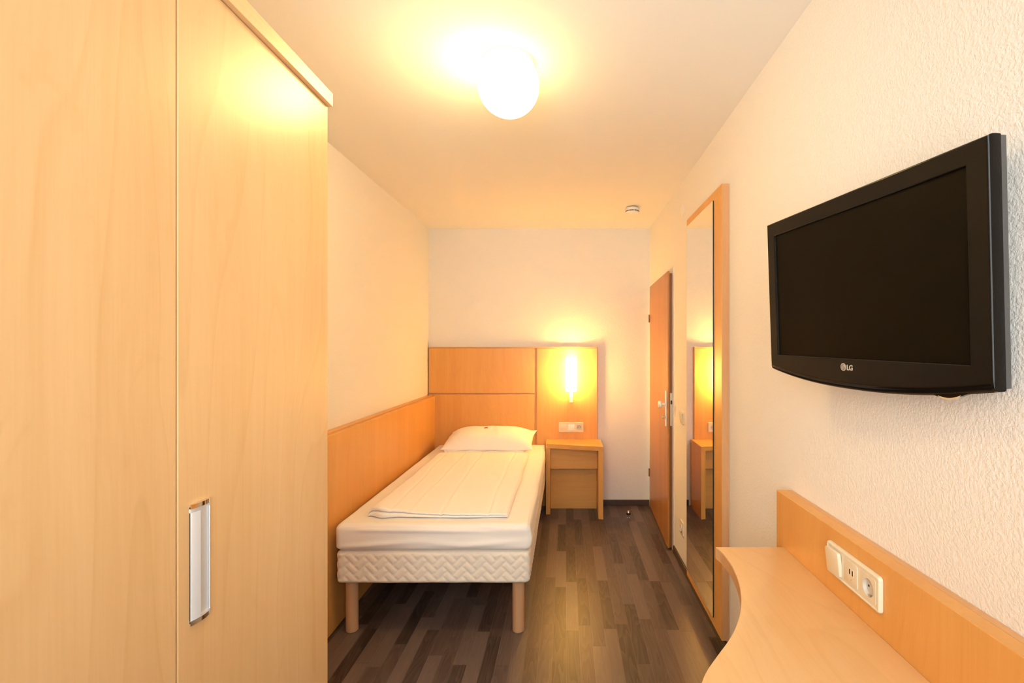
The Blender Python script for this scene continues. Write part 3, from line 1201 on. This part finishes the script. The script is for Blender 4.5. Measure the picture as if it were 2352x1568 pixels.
b = bmesh.new()
m = frame_on((XR, 3.215, 2.336), (0, -1, 0), (0, 0, 1))
lathe(b, [(0, 0.0), (0.036, 0.0), (0.0375, 0.003), (0.036, 0.0048), (0, 0.0062)], 40, m)
tag(obj('junction_cover', b, 'white_paint', base=(XR, 3.215, 2.336), smooth=True),
    'round white junction cover high on the wall above the light switch', 'junction cover')

# ------------------------------------------------------------------ tall mirror
MX = 0.7275
mr = thing('wall_mirror', 'tall full-length mirror on a maple board on the wall beside the door', 'mirror', (XR, 2.63, 0.076))
MY0, MY1, MZ0, MZ1 = 2.298, 2.963, 0.074, 2.210
obj('front_board', BX(MX, MX + 0.0185, MY0, MY1, MZ0, MZ1, 0.0012), 'golden_z', mr)
b = bmesh.new()
box(b, MX + 0.0195, XR - 0.0005, MY0, MY1, MZ0, MZ1, 0.0012)
obj('back_board', b, 'beech_edge_z', mr)
obj('board_edging', BX(MX + 0.0015, MX + 0.0335, MY0 - 0.0008, MY0 + 0.0004, MZ0 + 0.001, MZ1 - 0.001), 'beech_edge_z', mr)
GY0, GY1, GZ0, GZ1 = 2.420, 2.946, 0.117, 2.166
gx0, gx1 = MX - 0.0055, MX + 0.0002
b = BX(gx0, gx1, GY0, GY1, GZ0, GZ1)
b.normal_update()
for f in b.faces:
    f.material_index = 0 if abs(f.normal.x) > 0.9 else 1
obj('mirror_glass', b, ['mirror', 'glass_edge'], mr)

# ------------------------------------------------------------------ television on its wall bracket
tv = bpy.data.objects.new('television', None)
COL.objects.link(tv)
u_ = Vector((0.14772286, -0.98891792, -0.01480873))
n_ = Vector((-0.98820264, -0.14697104, -0.04307044))
v_ = n_.cross(u_)
if v_.z < 0:
    v_ = -v_
TVM = Matrix.Identity(4)
for i in range(3):
    TVM[i][0], TVM[i][1], TVM[i][2] = u_[i], v_[i], n_[i]
TVM.translation = Vector((0.61339, 1.47240, 1.45 - 0.06899))
tv['label'] = 'black flat-screen television tilted on the wall above the desk'
tv['category'] = 'television'
TW, TH = 0.663, 0.4295


def tv_part(name, bm, mat, parent=None, smooth=False, label=None):
    bm.transform(TVM)
    return obj(name, bm, mat, parent, smooth=smooth, label=label)


tv.location = TVM @ Vector((TW / 2, TH / 2, -0.08))
tv.matrix_world = Matrix.Translation(tv.location)
tv['_base'] = tuple(tv.location)
SU0, SU1, SV0, SV1 = 0.0375, 0.6215, 0.0450, 0.3892
K = 28


def tv_loop(ins_side, ins_top, ins_bot, n):
    """outline with a bowed lower edge; the same point count for every loop."""
    pts = []

    def bow_v(u):
        t = u / TW
        return -0.0295 * (1 - abs(2 * t - 1) ** 2.2)
    u0, u1 = ins_side, TW - ins_side
    for k in range(K):
        u = u0 + (u1 - u0) * k / K
        pts.append((u, bow_v(u) + ins_bot, n))
    for k in range(K):
        pts.append((u1, bow_v(u1) + ins_bot + (TH - ins_top - bow_v(u1) - ins_bot) * k / K, n))
    for k in range(K):
        pts.append((u1 + (u0 - u1) * k / K, TH - ins_top, n))
    for k in range(K):
        pts.append((u0, TH - ins_top + (bow_v(u0) + ins_bot - TH + ins_top) * k / K, n))
    return pts


def rect_loop(u0, u1, v0, v1, n):
    pts = []
    for k in range(K):
        pts.append((u0 + (u1 - u0) * k / K, v0, n))
    for k in range(K):
        pts.append((u1, v0 + (v1 - v0) * k / K, n))
    for k in range(K):
        pts.append((u1 + (u0 - u1) * k / K, v1, n))
    for k in range(K):
        pts.append((u0, v1 + (v0 - v1) * k / K, n))
    return pts


def loft(loops, cap0=False, cap1=False):
    bm = bmesh.new()
    R = [[bm.verts.new(p) for p in L] for L in loops]
    n = len(R[0])
    for a, c in zip(R, R[1:]):
        for i in range(n):
            j = (i + 1) % n
            bm.faces.new((a[i], a[j], c[j], c[i]))
    if cap0:
        bm.faces.new(R[0][::-1])
    if cap1:
        bm.faces.new(R[-1])
    return bm


bez = loft([tv_loop(0.0005, 0.0005, 0.004, -0.024), tv_loop(0, 0, 0.002, -0.020), tv_loop(0, 0, 0.002, -0.0085),
            tv_loop(0.0008, 0.0008, 0.0050, -0.0040), tv_loop(0.0025, 0.0025, 0.0120, -0.0010), tv_loop(0.0045, 0.0040, 0.0175, 0.0), tv_loop(0.0055, 0.0050, 0.0185, 0.0),
            rect_loop(SU0 - 0.0030, SU1 + 0.0030, SV0 - 0.0030, SV1 + 0.0030, 0.0),
            rect_loop(SU0 - 0.0015, SU1 + 0.0015, SV0 - 0.0015, SV1 + 0.0015, 0.0),
            rect_loop(SU0, SU1, SV0, SV1, -0.0012), rect_loop(SU0 + 0.001, SU1 - 0.001, SV0 + 0.001, SV1 - 0.001, -0.0060)])
tv_part('bezel', bez, 'tv_gloss', tv, smooth=True)
scr = bmesh.new()
scr.faces.new([scr.verts.new((a, c, -0.0055)) for a, c in ((SU0, SV0), (SU1, SV0), (SU1, SV1), (SU0, SV1))])
r = bmesh.ops.extrude_face_region(scr, geom=scr.faces[:])
for e in r['geom']:
    if isinstance(e, bmesh.types.BMVert):
        e.co.z -= 0.004
tv_part('screen', scr, 'tv_screen', tv)
sh = loft([tv_loop(0.0015, 0.0015, 0.006, -0.0205), tv_loop(0.002, 0.002, 0.007, -0.036), tv_loop(0.012, 0.012, 0.016, -0.041),
           rect_loop(0.09, 0.54, 0.05, 0.37, -0.046), rect_loop(0.11, 0.50, 0.07, 0.34, -0.064)], True, True)
tv_part('back_housing', sh, 'tv_matte', tv, smooth=True)
# lower lip: the glossy slope below the face
lip = bmesh.new()
A, B2, C2 = [], [], []
for k in range(K + 1):
    u = 0.006 + (TW - 0.012) * k / K
    t = u / TW
    bv = -0.0295 * (1 - abs(2 * t - 1) ** 2.2)
    A.append(lip.verts.new((u, bv + 0.0165, 0.0003)))
    B2.append(lip.verts.new((u, bv + 0.0060, -0.0032)))
    C2.append(lip.verts.new((u, bv + 0.0020, -0.0080)))
D2 = [lip.verts.new(v.co + Vector((0, 0.001, -0.004))) for v in A]
for k in range(K):
    lip.faces.new((A[k], A[k + 1], B2[k + 1], B2[k]))
    lip.faces.new((B2[k], B2[k + 1], C2[k + 1], C2[k]))
    lip.faces.new((D2[k], D2[k + 1], A[k + 1], A[k]))
tv_part('lower_lip', lip, 'tv_gloss', tv, smooth=True)
# chrome touch switch: a small smile under the lower edge
sw = bmesh.new()
N2 = 18
top, bot, topb, botb = [], [], [], []
for k in range(N2 + 1):
    t = k / N2
    u = 0.553 + 0.048 * t
    tt = u / TW
    bv = -0.0295 * (1 - abs(2 * tt - 1) ** 2.2)
    dip = math.sin(PI * t)
    for lst, dv_, nn in ((top, 0.0015 - 0.0048 * dip, -0.0050), (bot, 0.0010 - 0.0082 * dip, -0.0045), (topb, 0.0015 - 0.0048 * dip, -0.013), (botb, 0.0010 - 0.0078 * dip, -0.012)):
        lst.append(sw.verts.new((u, bv + dv_, nn)))
for k in range(N2):
    for a, c in ((top, bot), (bot, botb), (botb, topb), (topb, top)):
        sw.faces.new((a[k], a[k + 1], c[k + 1], c[k]))
hs_ = bmesh.new()
ha, hb_, hc, hd_ = [], [], [], []
for k in range(N2 + 1):
    t = k / N2
    u = 0.545 + 0.064 * t
    bv = -0.0295 * (1 - abs(2 * u / TW - 1) ** 2.2)
    dip = math.sin(PI * t)
    for lst, dv_, nn in ((ha, 0.004, -0.0052), (hb_, 0.002 - 0.0062 * dip, -0.0056), (hc, 0.004, -0.016), (hd_, 0.002 - 0.0062 * dip, -0.015)):
        lst.append(hs_.verts.new((u, bv + dv_, nn)))
for k in range(N2):
    for a, c in ((ha, hb_), (hb_, hd_), (hd_, hc), (hc, ha)):
        hs_.faces.new((a[k], a[k + 1], c[k + 1], c[k]))
tv_part('switch_housing', hs_, 'tv_gloss', tv, smooth=True)
tv_part('power_switch', sw, 'chrome', tv, smooth=True, label='small chrome power switch')

# maker's mark on the lower bezel: round badge and two letters
LZ = 0.0006
bd = bmesh.new()
prism(bd, circle(0.0090, 40, 0.3085, 0.0245), Matrix.Identity(4), LZ)
badge = tv_part('maker_badge', bd, 'logo_grey', tv)
st = bmesh.new()


def stroke_box(bm, x0, x1, y0, y1):
    box(bm, 0.3085 + x0, 0.3085 + x1, 0.0245 + y0, 0.0245 + y1, LZ * 0.6, LZ + 0.0003)


stroke_box(st, -0.0010, 0.0002, -0.0040, 0.0036)
stroke_box(st, -0.0010, 0.0026, -0.0040, -0.0029)
stroke_box(st, -0.0042, -0.0024, 0.0022, 0.0038)
stroke_box(st, 0.0014, 0.0064, -0.0006, 0.0004)
arc_o, arc_i = [], []
for k in range(33):
    a = math.radians(62 + 298 * k / 32)
    arc_o.append((0.3085 + 0.0069 * math.cos(a), 0.0245 + 0.0069 * math.sin(a)))
    arc_i.append((0.3085 + 0.0058 * math.cos(a), 0.0245 + 0.0058 * math.sin(a)))
for k in range(32):
    q = [arc_o[k], arc_o[k + 1], arc_i[k + 1], arc_i[k]]
    lo = [st.verts.new((x, y, LZ + 0.0003)) for x, y in q]
    st.faces.new(lo)
tv_part('badge_face', st, 'logo_dark', badge)
fc = bpy.data.curves.new('lettering', 'FONT')
fc.body = 'LG'
fc.size = 0.0168
fc.offset = 0.0005
fc.extrude = 0.0003
fc.space_character = 0.92
fo = bpy.data.objects.new('lettering', fc)
COL.objects.link(fo)
bpy.context.view_layer.update()
fm = bpy.data.meshes.new_from_object(fo.evaluated_get(bpy.context.evaluated_depsgraph_get()))
COL.objects.unlink(fo)
bpy.data.objects.remove(fo)
lt = bmesh.new()
lt.from_mesh(fm)
bpy.data.meshes.remove(fm)
mnx = min(v.co.x for v in lt.verts)
for v in lt.verts:
    v.co.x = 0.3205 + (v.co.x - mnx) * 1.0
    v.co.y += 0.0183
    v.co.z += 0.0004
tv_part('lettering', lt, 'logo_grey', tv)

# wall bracket behind the screen
b = bmesh.new()
box(b, XR - 0.006, XR - 0.0005, 1.06, 1.24, 1.46, 1.68, 0.001)
obj('wall_plate', b, 'tv_matte', tv)
b = bmesh.new()
cen = TVM @ Vector((0.30, 0.20, -0.064))
p1 = Vector((XR - 0.006, 1.15, cen.z))
box(b, cen.x - 0.003, p1.x + 0.002, 1.12, 1.19, cen.z - 0.04, cen.z + 0.04, 0.003)
obj('bracket_arm', b, 'tv_matte', tv)

# ------------------------------------------------------------------ desk
DKZ = 0.795
dk = thing('desk', 'maple desk with a wavy front edge and raised back board along the wall', 'desk', (0.5, 0.75, 0))
BXF = 0.7105
curve = [(0.489, 1.606), (0.4955, 1.575), (0.4978, 1.545), (0.4972, 1.500), (0.4943, 1.452), (0.4806, 1.366), (0.4576, 1.283), (0.4288, 1.209),
         (0.3942, 1.1437), (0.3618, 1.0947), (0.3206, 1.041), (0.287, 0.996), (0.2655, 0.959), (0.243, 0.91), (0.222, 0.84), (0.210, 0.75),
         (0.205, 0.62), (0.205, -0.12)]


def catmull(P, m=6):
    out = []
    for i in range(len(P) - 1):
        p0, p1, p2, p3 = P[max(i - 1, 0)], P[i], P[i + 1], P[min(i + 2, len(P) - 1)]
        for k in range(m):
            t = k / m
            out.append(tuple(0.5 * (2 * p1[a] + (p2[a] - p0[a]) * t + (2 * p0[a] - 5 * p1[a] + 4 * p2[a] - p3[a]) * t * t
                                    + (3 * p1[a] - p0[a] - 3 * p2[a] + p3[a]) * t ** 3) for a in (0, 1)))
    out.append(P[-1])
    return out


front = catmull(curve)
pts = [(BXF - 0.0005, 1.606)] + front + [(BXF - 0.0005, -0.12)]
b = bmesh.new()
prism(b, pts, frame_on((0, 0, DKZ - 0.038), (1, 0, 0), (0, 1, 0)), 0.038, 0.0012)
top_o = obj('desk_top', b, 'maple_y', dk, smooth=True, angle=30)
# thin edge band along the wave
b = bmesh.new()
ra = []
for k, (x, y) in enumerate(front):
    x2, y2 = front[min(k + 1, len(front) - 1)]
    x1, y1 = front[max(k - 1, 0)]
    tx, ty = x2 - x1, y2 - y1
    L = math.hypot(tx, ty)
    nx, ny = ty / L, -tx / L
    if nx > 0:
        nx, ny = -nx, -ny
    ra.append([b.verts.new((x + nx * d, y + ny * d, z)) for d, z in ((0.0002, DKZ - 0.0375), (0.0012, DKZ - 0.037), (0.0012, DKZ - 0.002), (0.0002, DKZ - 0.0015))])
for a, c in zip(ra, ra[1:]):
    for i in range(4):
        j = (i + 1) % 4
        b.faces.new((a[i], a[j], c[j], c[i]))
obj('edge_band', b, 'beech_edge_y', dk, smooth=True)
bb = obj('back_board', BX(BXF, BXF + 0.0345, -0.12, 1.660, DKZ - 0.06, 0.966, 0.0012), 'golden_z', dk)
obj('board_rear', BX(BXF + 0.0350, XR - 0.0005, -0.12, 1.660, DKZ - 0.06, 0.966, 0.001), 'beech_edge_y', dk)
obj('support_panel', BX(0.26, BXF, -0.04, -0.002, 0, DKZ - 0.0385, 0.001), 'maple_z', dk)
obj('support_bracket', BX(0.60, XR - 0.001, 1.16, 1.19, DKZ - 0.20, DKZ - 0.0385, 0.002), 'brushed', dk)

strip3('socket_panel', 'cream strip of switch, charging ports and socket on the desk back board', (BXF - 0.0006, 1.213, 0.890), (0, -1, 0),
       ('bigrocker', 'usb', 'socket'), 0.224, 0.083)

# ------------------------------------------------------------------ door stop
ds = thing('door_stop', 'small chrome door stop with a black rubber ring on the floor', 'door stop', (0.529, 4.165, 0))
MT = Matrix.Translation((0.529, 4.165, 0))
b = bmesh.new()
lathe(b, [(0, 0), (0.013, 0), (0.013, 0.002), (0.0085, 0.004), (0.0085, 0.030), (0, 0.030)], 28, MT)
obj('stem', b, 'chrome', ds, smooth=True)
b = bmesh.new()
lathe(b, [(0, 0.026), (0.016, 0.026), (0.0185, 0.029), (0.0185, 0.038), (0.016, 0.041), (0, 0.041)], 28, MT)
obj('rubber_ring', b, 'rubber', ds, smooth=True)
b = bmesh.new()
lathe(b, [(0, 0.041), (0.0155, 0.041), (0.0150, 0.048), (0.0115, 0.055), (0.006, 0.0585), (0, 0.0595)], 28, MT)
obj('cap', b, 'chrome', ds, smooth=True)

# ------------------------------------------------------------------ tidy: drop helper properties
for o in S.objects:
    if '_base' in o:
        del o['_base']
